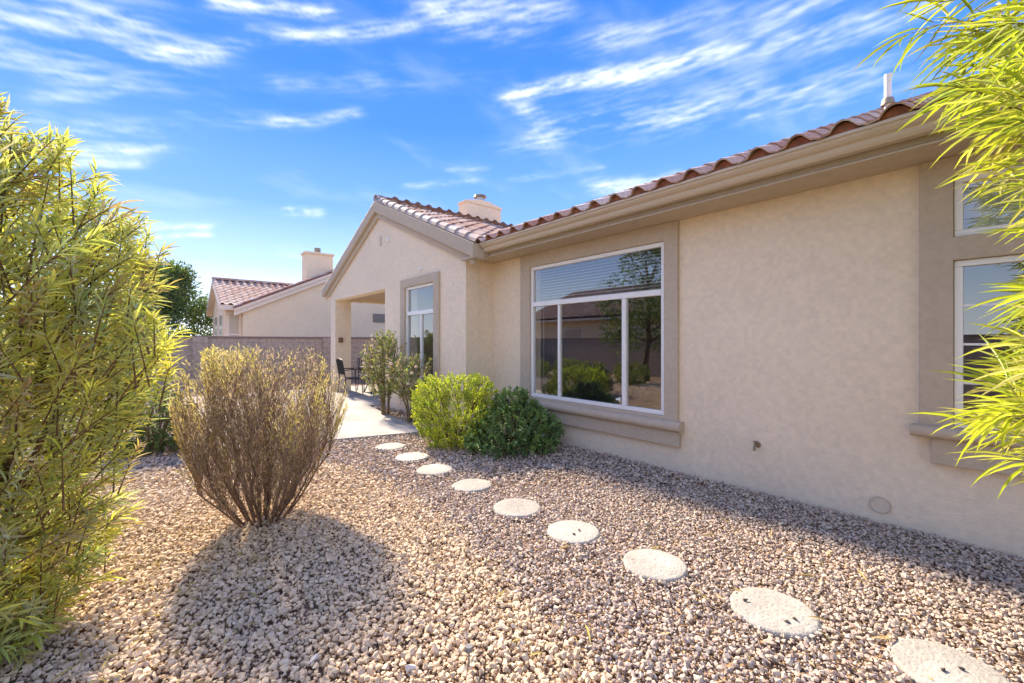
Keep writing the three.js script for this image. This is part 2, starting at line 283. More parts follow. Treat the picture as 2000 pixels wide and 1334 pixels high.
function barrelGeo(r0, r1, len, T = 0.014, seg = 6) {     // half round tile: axis z, lower end at z = 0 with radius r1
  const pos = [], P3 = (r, a, z) => [Math.cos(a) * r, Math.sin(a) * r, z], quad = (a, b, c, d) => pos.push(...a, ...b, ...c, ...a, ...c, ...d);
  for (let i = 0; i < seg; i++) { const a = Math.PI * i / seg, b = Math.PI * (i + 1) / seg;
    quad(P3(r1, a, 0), P3(r1, b, 0), P3(r0, b, -len), P3(r0, a, -len)); quad(P3(r1, b, 0), P3(r1, a, 0), P3(r1 - T, a, 0), P3(r1 - T, b, 0)); quad(P3(r1 - T, b, 0), P3(r1 - T, a, 0), P3(r0 - T, a, -len), P3(r0 - T, b, -len)); }
  const g = new THREE.BufferGeometry(); g.setAttribute('position', new THREE.Float32BufferAttribute(pos, 3)); g.computeVertexNormals(); return metreUV(g);
}
const TILE = tileGeo(), BARREL = barrelGeo(0.098, 0.112, 0.40);
function basis(px, py, pz, across, down) {                // matrix from a position, the across direction and the downslope direction
  const z = down.clone().normalize(), x = across.clone().normalize(), y = z.clone().cross(x).normalize();
  return new THREE.Matrix4().makeBasis(x, y, z).setPosition(px, py, pz);
}
function place(name, geo, mat, m4, parent, tint) {
  const m = fin(new THREE.Mesh(geo, mat)); m.name = name; m4.decompose(m.position, m.quaternion, m.scale); m.position.sub(origin.get(parent)); parent.add(m); return m;
}
function instanced(name, geo, mat, mats, cols, parent) {
  const im = fin(new THREE.InstancedMesh(geo, mat, mats.length)), o = origin.get(parent), t = new THREE.Matrix4().makeTranslation(-o.x, -o.y, -o.z), c = new THREE.Color();
  mats.forEach((m, i) => { im.setMatrixAt(i, m.clone().premultiply(t)); if (cols) im.setColorAt(i, c.setRGB(...cols[i])); });
  im.name = name; im.userData = { kind: 'stuff' }; parent.add(im); return im;
}

// ---------------------------------------------------------------- the house
const house = thing('house', 'tan stucco single storey house with red tile roof beside the stepping stones', 'house', [4.48, 0, -4]);
const R1 = rng(9);
{ // walls
  const W = 4.48;
  part('wall', slabX([[-4, -0.1], [5.84, -0.1], [5.84, 2.88], [-4, 2.88]], W, W + 0.2, [[2.60, 4.87, 0.60, 2.60], [-1.6, 0.306, 0.82, 2.04], [-1.6, 0.306, 2.21, 2.65]]), M.wall, house);
  part('wall', slabX([[5.827, -0.1], [9.036, -0.1], [9.036, 2.62], [12.437, 2.62], [12.437, -0.1], [12.85, -0.1], [12.85, 3.0], [9.34, 4.46], [5.827, 3.0]], 3.90, 4.15, [[6.83, 8.0, 0.5, 2.54]]), M.wall, house);
  part('wall', box(4.151, 4.68, -0.1, 2.88, 5.841, 6.03), M.wall, house);
  part('wall', box(4.151, 7.5, -0.1, 2.72, 8.84, 9.036), M.wall, house);
  part('wall', box(7.5, 7.7, -0.1, 2.9, 6.03, 13.0), M.wall, house);
  part('post', box(4.151, 4.34, -0.1, 2.72, 12.437, 12.85), M.wall, house);
  part('beam', box(4.341, 7.5, 2.62, 3.1, 12.6, 12.85), M.wall, house);
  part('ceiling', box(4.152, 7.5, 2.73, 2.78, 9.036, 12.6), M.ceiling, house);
  // shell of the rooms behind the windows
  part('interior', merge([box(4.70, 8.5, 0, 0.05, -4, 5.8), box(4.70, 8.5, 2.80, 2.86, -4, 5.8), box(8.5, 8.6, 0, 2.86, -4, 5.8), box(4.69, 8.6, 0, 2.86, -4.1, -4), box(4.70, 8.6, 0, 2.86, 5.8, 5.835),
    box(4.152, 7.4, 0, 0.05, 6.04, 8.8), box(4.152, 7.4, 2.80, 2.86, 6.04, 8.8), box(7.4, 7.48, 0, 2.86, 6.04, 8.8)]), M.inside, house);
  // stucco surrounds
  const trim = (pts, X, holes) => part('window_surround', slabX(pts, X - 0.045, X + 0.006, holes, 0.006), M.trim, house);
  trim([[2.434, 0.50], [5.088, 0.50], [5.088, 2.799], [2.434, 2.799]], W, [[2.60, 4.87, 0.60, 2.60]]);
  trim([[-1.75, 0.76], [0.485, 0.76], [0.485, 2.799], [-1.75, 2.799]], W, [[-1.6, 0.306, 0.82, 2.04], [-1.6, 0.306, 2.21, 2.65]]);
  trim([[6.645, 0.3], [8.19, 0.3], [8.19, 2.70], [6.645, 2.70]], 3.90, [[6.83, 8.0, 0.5, 2.54]]);
  const bull = (y0, y1, out) => { const r = (y1 - y0) / 2, c = [[W + 0.005, y0]]; for (let k = 0; k <= 8; k++) { const a = -Math.PI / 2 + Math.PI * k / 8; c.push([W - out + r - Math.cos(a) * r, (y0 + y1) / 2 + Math.sin(a) * r]); } c.push([W + 0.005, y1]); return c; };
  part('sill', slabS(bull(0.445, 0.562, 0.125), 2.375, 5.15), M.trim, house); part('sill_apron', slabX([[2.41, 0.28], [5.11, 0.28], [5.11, 0.444], [2.41, 0.444]], W - 0.06, W + 0.006, [], 0.006), M.trim, house);
  part('sill', slabS(bull(0.735, 0.822, 0.12), -1.8, 0.53), M.trim, house); part('sill_apron', slabX([[-1.78, 0.545], [0.42, 0.545], [0.42, 0.734], [-1.78, 0.734]], W - 0.06, W + 0.006, [], 0.006), M.trim, house);
}
function paneX(X, s0, s1, y0, y1) { const g = new THREE.PlaneGeometry(s1 - s0, y1 - y0); g.rotateY(-Math.PI / 2); g.translate(X, (y0 + y1) / 2, -(s0 + s1) / 2); return g; }
function frameX(X, s0, s1, y0, y1, w, dp) { return merge([box(X, X + dp, y0, y0 + w, s0, s1, 0.006), box(X, X + dp, y1 - w, y1, s0, s1, 0.006), box(X, X + dp, y0 + w, y1 - w, s0, s0 + w, 0.006), box(X, X + dp, y0 + w, y1 - w, s1 - w, s1, 0.006)]); }
{
  const w = sub('window', house, 'large white framed window with one wide pane above three'), X = 4.465;
  part('frame', frameX(X, 2.602, 4.868, 0.602, 2.598, 0.05, 0.07), M.vinyl, w);
  part('transom', box(X - 0.006, X + 0.064, 1.985, 2.055, 2.652, 4.818, 0.006), M.vinyl, w);
  part('mullion', box(X + 0.004, X + 0.06, 0.652, 1.985, 4.26, 4.30, 0.005), M.vinyl, w);
  part('mullion', box(X - 0.003, X + 0.06, 0.652, 1.985, 3.13, 3.19, 0.005), M.vinyl, w);
  part('latch', merge([box(X - 0.02, X - 0.004, 0.70, 0.75, 3.20, 3.225, 0.004), box(X - 0.03, X - 0.01, 0.715, 0.735, 3.20, 3.26, 0.004)]), M.vinyl, w);
  for (const [a, b, c, d] of [[2.652, 4.818, 2.055, 2.548], [4.30, 4.818, 0.652, 1.985], [3.19, 4.26, 0.652, 1.985], [2.652, 3.13, 0.652, 1.985]]) part('pane', paneX(X + 0.03, a, b, c, d), M.glass, w);
  const sl = []; for (let y = 2.08; y < 2.56; y += 0.042) { const g = new THREE.BoxGeometry(0.048, 0.003, 2.14); g.rotateZ(0.5); g.translate(4.62, y, -3.735); sl.push(metreUV(g)); }
  part('blind', merge(sl), M.blind, w, 'horizontal slat blind behind the upper pane').userData.kind = 'stuff';
  part('vertical_cord', box(4.60, 4.606, 0.7, 1.98, 4.72, 4.726), M.blind, w);
}
{
  const w = sub('window', house, 'white framed window with small upper light and muntin bars'), X = 4.465;
  part('frame', frameX(X, -1.598, 0.304, 2.212, 2.648, 0.045, 0.07), M.vinyl, w); part('pane', paneX(X + 0.03, -1.553, 0.259, 2.257, 2.603), M.glass, w);
  part('frame', frameX(X, -1.598, 0.304, 0.822, 2.038, 0.045, 0.07), M.vinyl, w); part('pane', paneX(X + 0.03, -1.553, 0.259, 0.867, 1.993), M.glass, w);
  for (const y of [1.15, 1.43, 1.71]) part('muntin', box(X + 0.018, X + 0.028, y - 0.008, y + 0.008, -1.553, 0.259), M.vinyl, w);
  for (const s of [-0.65, -1.1, -0.1]) part('muntin', box(X + 0.016, X + 0.0275, 0.867, 1.993, s - 0.008, s + 0.008), M.vinyl, w);
  // pale curtain close behind the small upper light
  part('curtain', box(4.62, 4.64, 2.15, 2.7, -1.7, 0.4), M.blind, w);
}
{
  const w = sub('window', house, 'tall white framed window under the gable'), X = 3.90;
  part('frame', frameX(X, 6.832, 7.998, 0.502, 2.538, 0.05, 0.07), M.vinyl, w); part('transom', box(X - 0.006, X + 0.064, 1.97, 2.05, 6.882, 7.948, 0.006), M.vinyl, w);
  part('mullion', box(X + 0.002, X + 0.06, 0.552, 1.97, 7.36, 7.41, 0.005), M.vinyl, w);
  for (const [a, b, c, d] of [[6.882, 7.948, 2.05, 2.488], [6.882, 7.36, 0.552, 1.97], [7.41, 7.948, 0.552, 1.97]]) part('pane', paneX(X + 0.03, a, b, c, d), M.glass, w);
}
{ // cornice, gutter, rake boards
  part('fascia', slabS([[4.06, 2.80], [4.475, 2.80], [4.475, 2.875], [4.3, 2.985], [4.06, 2.985], [4.06, 2.91], [4.085, 2.895], [4.085, 2.83], [4.06, 2.815]].reverse(), -4, 5.83), M.trim, house);
  part('gutter', slabS([[4.054, 2.985], [4.054, 2.866], [3.985, 2.866], [3.965, 2.885], [3.955, 2.915], [3.925, 2.928], [3.905, 2.945], [3.900, 2.962], [3.882, 2.968], [3.882, 2.990], [3.892, 2.990], [3.894, 2.975], [3.91, 2.968], [3.915, 2.952], [3.93, 2.94], [3.962, 2.924], [3.975, 2.89], [3.99, 2.876], [4.044, 2.876], [4.044, 2.985]], -4, 5.43), M.gutter, house);
  const chev = (top, bot, X0, X1, reach) => slabX([[9.34 - reach, top - reach * SLOPE], [9.34, top], [9.34 + reach, top - reach * SLOPE], [9.34 + reach, bot - reach * SLOPE], [9.34, bot], [9.34 - reach, bot - reach * SLOPE]], X0, X1, [], 0.006);
  part('rake_board', chev(4.61, 4.38, 3.775, 4.02, 3.89), M.trim, house);
  part('rake_moulding', chev(4.379, 4.25, 3.845, 3.905, 3.80), M.trim, house);
  part('eave_return', box(4.021, 4.10, 2.80, 2.985, 5.445, 5.826), M.trim, house);
  part('eave_return', box(3.80, 4.06, 2.76, 2.80, 5.47, 5.826), M.trim, house);
}
const roof = sub('roof', house, 'terracotta S tile roof with a front gable');
{
  const mainY = x => 2.99 + (x - 3.93) * SLOPE, gabY = s => 4.60 - Math.abs(s - 9.34) * SLOPE;
  part('roof_deck', slabS([[3.95, 2.98], [9.3, 5.21], [9.3, 5.13], [4.06, 2.94]].reverse(), -4, 13.2), M.closure, roof);
  part('roof_deck', slabS([[9.3, 5.21], [15, 2.84], [15, 2.76], [9.3, 5.13]].reverse(), -4, 13.2), M.closure, roof);
  part('roof_deck', slabX([[5.455, 2.975], [9.34, 4.605], [13.225, 2.975], [13.225, 2.93], [9.34, 4.53], [5.455, 2.93]], 3.90, 9.0), M.closure, roof);
  const dM = new THREE.Vector3(-1, -SLOPE, 0).normalize(), aM = new THREE.Vector3(0, 0, 1);       // main slope: across must satisfy y = z x x upward
  const dG = new THREE.Vector3(0, -SLOPE, 1).normalize(), aG = new THREE.Vector3(1, 0, 0);
  const dL = new THREE.Vector3(0, -SLOPE, -1).normalize(), aL = new THREE.Vector3(-1, 0, 0);
  const rest = [], restC = [], cos = 1 / Math.hypot(1, SLOPE), pal = [[0.60, 0.38, 0.28], [0.66, 0.47, 0.37], [0.52, 0.29, 0.205], [0.70, 0.56, 0.46], [0.58, 0.41, 0.32]];
  for (let row = 0; row < 15; row++) {
    const x = 3.868 + row * EXPO * cos, y = mainY(x) + 0.02;
    for (let k = -15; k < 36; k++) {
      const crest = 0.542 + TW * k, s = crest + 0.085, j = (R1() - 0.5) * 0.012;       // local x runs towards +z, so the tile starts at the greater s
      if (s > 5.46 + Math.max(0, x - 3.93) + 0.1) continue;
      const m = basis(x + j, y + j * SLOPE, -s, aM, dM), c = Math.floor(R1() * 5);
      if (row < 2 && s > -2.3) place('roof_tile', TILE, tileMats[c], m, roof); else { rest.push(m); restC.push(pal[c]); }
    }
  }
  for (let row = 0; row < 13; row++) {
    const s = 5.40 + row * EXPO * cos, y = gabY(s) + 0.02;
    for (let k = 0; k < 16; k++) {
      const x = 4.0 + k * TW, c = Math.floor(R1() * 5), j = (R1() - 0.5) * 0.012;
      if (x < 3.95 + (s - 5.45) + 0.12) place('roof_tile', TILE, tileMats[c], basis(x, y + j * 0.4, -s + j, aG, dG), roof);
      if (x < 3.95 + (s - 5.45) + 0.3) { rest.push(basis(x + TW, y, -(18.68 - s), aL, dL)); restC.push(pal[c]); }
    }
  }
  instanced('tile_field', TILE, new THREE.MeshStandardMaterial({ color: 0xffffff, map: tileTone, roughness: 1.0 }), rest, restC, roof);
  for (let k = 0; k < 13; k++) {
    const s = 5.42 + k * 0.305, m = (sg, ss) => { const d = new THREE.Vector3(0, -SLOPE, sg).normalize(); d.y += 0.03; d.normalize(); return basis(3.90, gabY(s) + 0.03, -ss, new THREE.Vector3(sg, 0, 0), d); };
    place('rake_tile', BARREL, litTileMats[Math.floor(R1() * 3)], m(1, s), roof); place('rake_tile', BARREL, litTileMats[Math.floor(R1() * 3)], m(-1, 18.68 - s), roof);
  }
  for (let k = 0; k < 12; k++) { const d = new THREE.Vector3(-1, -0.03, 0).normalize(); place('ridge_tile', BARREL, k ? tileMats[Math.floor(R1() * 5)] : litTileMats[0], basis(3.80 + k * 0.34, 4.66, -9.34, aM, d), roof); }
  for (let k = 0; k < 30; k++) place('ridge_tile', BARREL, tileMats[Math.floor(R1() * 5)], basis(9.3, 5.27, 3.6 - k * 0.34, new THREE.Vector3(-1, 0, 0), new THREE.Vector3(0, -0.03, 1).normalize()), roof);
  // clay closure that fills the barrels along the eave
  const c = [[-4, 2.975]]; for (let s = -3.99; s < 5.44; s += 0.0288) { const ph = (((s - 0.542) / TW) % 1 + 1.5) % 1 - 0.5, w = ph * TW; c.push([s, 3.006 + (Math.abs(w) < 0.088 ? 0.062 * Math.cos(w / 0.088 * Math.PI / 2) : -0.006)]); } c.push([5.44, 2.975]);
  part('eave_closure', slabX(c, 3.90, 3.96), M.closure, roof);
  // chimney and vent pipe
  const ch = sub('chimney', house, 'square stucco chimney with metal cap');
  part('stack', box(6.55, 7.75, 3.8, 5.30, 9.75, 10.15), M.nbwall, ch);
  part('crown', slabS([[6.52, 5.301], [7.78, 5.301], [7.78, 5.35], [7.3, 5.44], [7.0, 5.44], [6.52, 5.35]], 9.73, 10.17), M.nbwall, ch);
  part('flue', new THREE.CylinderGeometry(0.12, 0.12, 0.16, 14).translate(7.15, 5.51, -9.95), M.metal, ch); part('flue_cap', new THREE.CylinderGeometry(0.17, 0.19, 0.05, 14).translate(7.15, 5.61, -9.95), M.brass, ch);
  const vp = sub('vent_pipe', house, 'thin white vent pipe standing on the tiles'); part('pipe', new THREE.CylinderGeometry(0.025, 0.025, 0.75, 10).translate(4.8, 3.36, -0.72), M.pvc, vp); part('collar', new THREE.CylinderGeometry(0.04, 0.05, 0.05, 10).translate(4.8, 3.50, -0.72), M.brass, vp);
}
{ // small fittings on the walls
  const b = sub('hose_bib', house, 'brass hose tap on the wall');
  part('escutcheon', new THREE.CylinderGeometry(0.03, 0.03, 0.01, 12).rotateZ(Math.PI / 2).translate(4.475, 0.45, -1.63), M.brass, b);
  part('spout', tube([V(4.478, 0.45, 1.63), V(4.43, 0.452, 1.63), V(4.405, 0.44, 1.63), V(4.398, 0.40, 1.63)], 0.011, 0.012, 8, 8), M.brass, b);
  part('handle', new THREE.TorusGeometry(0.022, 0.005, 6, 12).rotateX(Math.PI / 2).translate(4.43, 0.485, -1.63), M.brass, b);
  const cv = new THREE.CylinderGeometry(0.062, 0.062, 0.012, 24).rotateZ(Math.PI / 2).translate(4.476, 0.137, -0.716);
  part('cleanout_cover', merge([cv, new THREE.TorusGeometry(0.062, 0.006, 6, 28).rotateY(Math.PI / 2).translate(4.471, 0.137, -0.716)]), M.wall, house, 'round painted cover low on the wall');
  part('wall_lamp', merge([box(3.98, 4.10, 1.42, 1.56, 12.40, 12.436, 0.01), box(4.0, 4.08, 1.44, 1.54, 12.33, 12.40, 0.015)]), new THREE.MeshStandardMaterial({ color: lin(0.20, 0.10, 0.055), roughness: 0.7 }), house, 'small rusty brown lamp on the patio post');
  const dome = (s, y, r) => part('sensor', merge([new THREE.SphereGeometry(r, 12, 8).translate(3.87, y, -s), new THREE.CylinderGeometry(r * 1.3, r * 1.3, 0.02, 14).rotateZ(Math.PI / 2).translate(3.89, y, -s)]), M.vinyl, house);
  dome(8.85, 3.66, 0.035); dome(7.36, 2.84, 0.03);
  part('gable_vent', box(3.875, 3.905, 3.62, 3.82, 9.22, 9.30, 0.008), M.gutter, house);
}

// ---------------------------------------------------------------- stepping stones and small things on the gravel
{
  const ord = ['first', 'second', 'third', 'fourth', 'fifth', 'sixth', 'seventh', 'eighth', 'ninth'];
  STEPS.forEach(([x, s], i) => {
    const r = rng(60 + i), R = 0.205 + (r() - 0.5) * 0.012, pts = [[0, -0.03], [R - 0.004, -0.03], [R, 0.014], [R - 0.006, 0.026], [R - 0.02, 0.032], [R * 0.6, 0.035], [0.0001, 0.0345]].map(p => new THREE.Vector2(...p));
    const g = new THREE.LatheGeometry(pts, 48), p = g.attributes.position;
    for (let k = 0; k < p.count; k++) { const a = Math.atan2(p.getZ(k), p.getX(k)), w = 1 + 0.012 * P.noise(Math.cos(a) * 2 + i * 3, Math.sin(a) * 2, 0); p.setXYZ(k, p.getX(k) * w, p.getY(k) + 0.004 * P.noise(p.getX(k) * 9 + i, p.getZ(k) * 9, 2), p.getZ(k) * w); }
    g.computeVertexNormals(); const u = g.attributes.uv; for (let k = 0; k < u.count; k++) u.setXY(k, p.getX(k) + i * 0.7, p.getZ(k) + i * 0.37);
    const m = solo('stepping_stone', g, M.step, `round pale concrete stepping stone, ${ord[i]} from the patio slab`, 'stepping stone', [x, -0.010, -s], 'stepping stones in the gravel path'); m.rotation.set((r() - 0.5) * 0.02, r() * 6, (r() - 0.5) * 0.02);
  });
  const crumb = new THREE.MeshStandardMaterial({ color: lin(0.085, 0.075, 0.065), roughness: 0.95 });
  const bits = [[5, -0.055, -0.055, 'dark pebble lying on the sixth stepping stone from the patio'], [5, 0.02, -0.04, 'dark pebble lying on the sixth stepping stone from the patio'], [7, -0.05, 0.12, 'dark pebble lying on the eighth stepping stone from the patio'], [7, -0.03, -0.11, 'dark pebble lying on the eighth stepping stone from the patio'], [7, -0.08, -0.09, 'dark pebble lying on the eighth stepping stone from the patio'], [8, -0.05, 0.02, 'dark pebble lying on the ninth stepping stone from the patio'], [8, 0.02, -0.03, 'dark pebble lying on the ninth stepping stone from the patio']];
  bits.forEach(([i, dx, ds, label], k) => { const m = solo('pebble', stoneGeo(300 + k), crumb, label, 'pebble', [STEPS[i][0] + dx, 0.032, -(STEPS[i][1] + ds)], 'dark pebbles on the stepping stones'); m.scale.set(0.034, 0.024, 0.020); m.rotation.y = k * 1.3; });
  const pale = new THREE.MeshStandardMaterial({ color: lin(0.58, 0.54, 0.49), roughness: 0.95 });
  const rk = (x, s, sc, label) => { const m = solo('pale_rock', stoneGeo(Math.round(400 + x * 50)), pale, label, 'rock', [x, 0.018, -s], 'pale rocks in the golden gravel'); m.scale.set(sc * 1.5, sc, sc); m.rotation.y = x * 7; };
  rk(0.55, 2.05, 0.055, 'pale grey rock with flat sides in the golden gravel, farther from the drip stake'); rk(0.86, 1.72, 0.05, 'pale grey rock in the golden gravel beside the drip stake');
  const d = thing('drip_stake', 'small grey drip irrigation stake poking up from the gravel', 'drip stake', [1.06, 0, -1.56]);
  const gm = new THREE.MeshStandardMaterial({ color: lin(0.16, 0.16, 0.16), roughness: 0.7 });
  part('stem', new THREE.CylinderGeometry(0.004, 0.004, 0.10, 8).translate(1.06, 0.04, -1.56), gm, d); part('emitter', new THREE.CylinderGeometry(0.016, 0.019, 0.018, 12).translate(1.06, 0.097, -1.56), gm, d);
}

// ---------------------------------------------------------------- plants
function leafGeo(n, bend, fold = 0.12, wide = [0, 0.75, 1, 0.85, 0.5, 0]) {   // unit leaf: length along +z, width 1 along x
  const pos = [], idx = [], W = t => { const f = t * (wide.length - 1), i = Math.min(wide.length - 2, Math.floor(f)); return lerp(wide[i], wide[i + 1], f - i); };
  for (let i = 0; i <= n; i++) { const t = i / n, w = W(t) / 2, y = -bend * t * t; pos.push(-w, y + fold * w, t, 0, y, t, w, y + fold * w, t); }
  for (let i = 0; i < n; i++) { const a = i * 3; for (const k of [0, 1]) { if (i > 0) idx.push(a + k, a + k + 3, a + k + 1); else if (k < 0) idx.push(0); if (i < n - 1) idx.push(a + k + 1, a + k + 3, a + k + 4); else idx.push(a + k + 1, a + k + 3, a + k + 4); if (i === 0) idx.push(a + k, a + k + 3, a + k + 1); } }
  const g = new THREE.BufferGeometry(); g.setAttribute('position', new THREE.Float32BufferAttribute(pos, 3)); g.setIndex(idx); g.computeVertexNormals(); return g;
}
const UP = new THREE.Vector3(0, 1, 0);
function leafM(p, dir, len, wid, roll) {
  const z = dir.clone().normalize(), x = UP.clone().cross(z); if (x.lengthSq() < 1e-4) x.set(1, 0, 0); x.normalize().applyAxisAngle(z, roll); const y = z.clone().cross(x);
  return new THREE.Matrix4().makeBasis(x.multiplyScalar(wid), y.multiplyScalar(len), z.multiplyScalar(len)).setPosition(p);
}
function foliage(parent, geo, mats, cols, { single = 0, trans = 0.45, rough = 0.95, name = 'foliage' } = {}) {
  const cam = camera.position, order = mats.map((m, i) => i);
  if (single) {
    const d = mats.map(m => { const p = new THREE.Vector3().setFromMatrixPosition(m), D = p.x * 0.6425 - p.z * 0.766, L = p.x * 0.766 + p.z * 0.6425; return D > 0.2 && Math.abs(L / D) < 1.15 && Math.abs(p.y - 1.45) / D < 0.8 ? p.distanceTo(cam) : 50 + p.distanceTo(cam); });
    order.sort((a, b) => d[a] - d[b]);
    const cache = new Map();
    for (const i of order.slice(0, single)) {
      const c = cols[i].map(v => Math.round(v * 24) / 24), k = c.join(); if (!cache.has(k)) cache.set(k, leafMat(...c, trans, rough));
      place('leaf', geo, cache.get(k), mats[i], parent);
    }
  }
  const rest = order.slice(single);
  instanced(name, geo, leafMat(1, 1, 1, trans, rough), rest.map(i => mats[i]), rest.map(i => cols[i]), parent);
}
const mixc = (a, b, t) => a.map((v, i) => lerp(v, b[i], t));
function rad(profile, y) { for (let i = 0; i + 1 < profile.length; i++) if (y <= profile[i + 1][0]) return lerp(profile[i][1], profile[i + 1][1], clamp((y - profile[i][0]) / (profile[i + 1][0] - profile[i][0]))); return 0.05; }
const rv = r => new THREE.Vector3(r() - 0.5, r() - 0.5, r() - 0.5).multiplyScalar(2);

// shrub of leafy shoots: profile [[y, radius] ...] around (cx, cs)
function shootShrub({ name, label, category, cx, cs, prof, shoots, perShoot, shootLen, leafLen, leafWid, bend, droop, cols, twig, seed, single, spread = 0.9, trans, stems = 9, inner = 0.35, group, rough, keep, tilt = 0.55 }) {
  const r = rng(seed), root = thing(name, label, category, [cx, 0, -cs], group), mats = [], cc = [], twigs = [], H = prof[prof.length - 1][0], y0 = prof[0][0];
  const tips = [];
  for (let k = 0; k < shoots; k++) {
    let y, R, tries = 0; do { y = y0 + r() * (H - y0); R = rad(prof, y); } while (r() * 1.0 > R && tries++ < 30);
    const a = r() * 6.283, q = Math.sqrt(lerp(inner * inner, 1, r())), lump = 1 + 0.16 * P.noise(Math.cos(a) * 1.7 + seed, y * 2.2, Math.sin(a) * 1.7), rr = R * q * lump;
    const p = new THREE.Vector3(cx + Math.cos(a) * rr, y, -cs + Math.sin(a) * rr), L = shootLen * (0.6 + 0.8 * r());
    if (keep && !keep(p)) continue;
    const dir = new THREE.Vector3(Math.cos(a) * (1 - tilt), tilt + (y / H) * 0.4, Math.sin(a) * (1 - tilt)).addScaledVector(rv(r), 0.45).normalize();
    const start = p.clone().addScaledVector(dir, -L * 0.8), end = p.clone().addScaledVector(dir, L * 0.2); end.y -= droop * L * 0.5; if (start.y < 0.03) start.y = 0.03; if (end.y < 0.05) end.y = 0.05;
    const midp = start.clone().lerp(end, 0.55); midp.y += droop * L * 0.22;
    const curve = new THREE.QuadraticBezierCurve3(start, midp, end);
    twigs.push(tube([start, curve.getPoint(0.5), end], 0.0042, 0.0016, 4, 3)); tips.push(start);
    const base = cols[Math.floor(r() * cols.length)], n = Math.round(perShoot * (0.7 + 0.6 * r()));
    for (let j = 0; j < n; j++) {
      const t = 0.12 + 0.88 * (j + r() * 0.5) / n, pos = curve.getPoint(Math.min(1, t)), tan = curve.getTangent(Math.min(1, t)), ang = j * 2.4 + r(), side = new THREE.Vector3(Math.cos(ang), Math.sin(ang), Math.sin(ang * 1.7)).cross(tan).normalize();
      const d = tan.clone().multiplyScalar(lerp(0.35, 1.0, t)).addScaledVector(side, spread * lerp(1.1, 0.5, t)).addScaledVector(UP, -droop * 0.35 * r()); if (pos.y < 0.05 && d.y < 0) d.y = 0.05;
      const len = leafLen * (0.55 + 0.75 * r()), other = cols[Math.floor(r() * cols.length)];
      mats.push(leafM(pos, d, len, leafWid * (0.75 + 0.5 * r()), (r() - 0.5) * 2.4)); const tone = 0.8 + 0.4 * r(); cc.push(mixc(base, other, 0.35).map(v => v * tone));
    }
  }
  for (let k = 0; k < stems; k++) {
    const a = k / stems * 6.28 + r(), y = H * (0.55 + 0.35 * r()), R = rad(prof, y) * 0.6;
    part('branch', tube([V(cx + Math.cos(a) * 0.06, -0.03, cs + Math.sin(a) * 0.06), V(cx + Math.cos(a) * R * 0.35, y * 0.35, cs + Math.sin(a) * R * 0.35), V(cx + Math.cos(a) * R * 0.7, y * 0.7, cs + Math.sin(a) * R * 0.7), V(cx + Math.cos(a) * R, y, cs + Math.sin(a) * R)], 0.022, 0.006, 6, 9), twig, root);
  }
  part('twigs', merge(twigs), twig, root).userData.kind = 'stuff';
  foliage(root, leafGeo(4, bend), mats, cc, { single, trans, rough });
  console.log(name, mats.length);
  return root;
}
const brownTwig = wood(0.30, 0.19, 0.11), oliveTwig = wood(0.30, 0.24, 0.10);
// tall narrow-leaved shrub on the left
shootShrub({ name: 'hop_bush', label: 'tall bushy shrub with narrow yellow green leaves next to the twiggy broom shrub', category: 'shrub', cx: -0.75, cs: 3.2,
  prof: [[0.05, 0.42], [0.28, 0.54], [0.65, 0.60], [0.9, 0.68], [1.52, 0.92], [2.07, 0.80], [2.4, 0.50], [2.6, 0.12]], shoots: 1650, perShoot: 23, shootLen: 0.31, leafLen: 0.092, leafWid: 0.0115, bend: 0.22, droop: 0.25,
  cols: [[0.54, 0.62, 0.10], [0.68, 0.70, 0.10], [0.40, 0.52, 0.16], [0.72, 0.70, 0.09], [0.56, 0.60, 0.34], [0.54, 0.38, 0.15], [0.66, 0.66, 0.12]], twig: brownTwig, seed: 31, single: 300, trans: 0.52, inner: 0.3 });
// long-leaved acacia reaching in from the right
shootShrub({ name: 'willow_acacia', label: 'willow leaved acacia with long drooping bright yellow green leaves in front of the wall', category: 'tree', cx: 2.82, cs: -0.40,
  prof: [[0.95, 0.30], [1.1, 0.54], [1.3, 0.54], [1.6, 0.30], [2.0, 0.32], [2.4, 0.52], [3.0, 0.72], [3.8, 0.64], [4.1, 0.2]], shoots: 520, perShoot: 20, shootLen: 0.36, leafLen: 0.20, leafWid: 0.0088, bend: 0.30, droop: 0.55,
  cols: [[0.56, 0.64, 0.035], [0.64, 0.68, 0.045], [0.46, 0.56, 0.04], [0.70, 0.68, 0.10], [0.38, 0.48, 0.04], [0.30, 0.38, 0.06], [0.62, 0.56, 0.22]], twig: oliveTwig, seed: 57, single: 300, trans: 0.6, inner: 0.35, stems: 5, spread: 0.75, tilt: 0.35 });
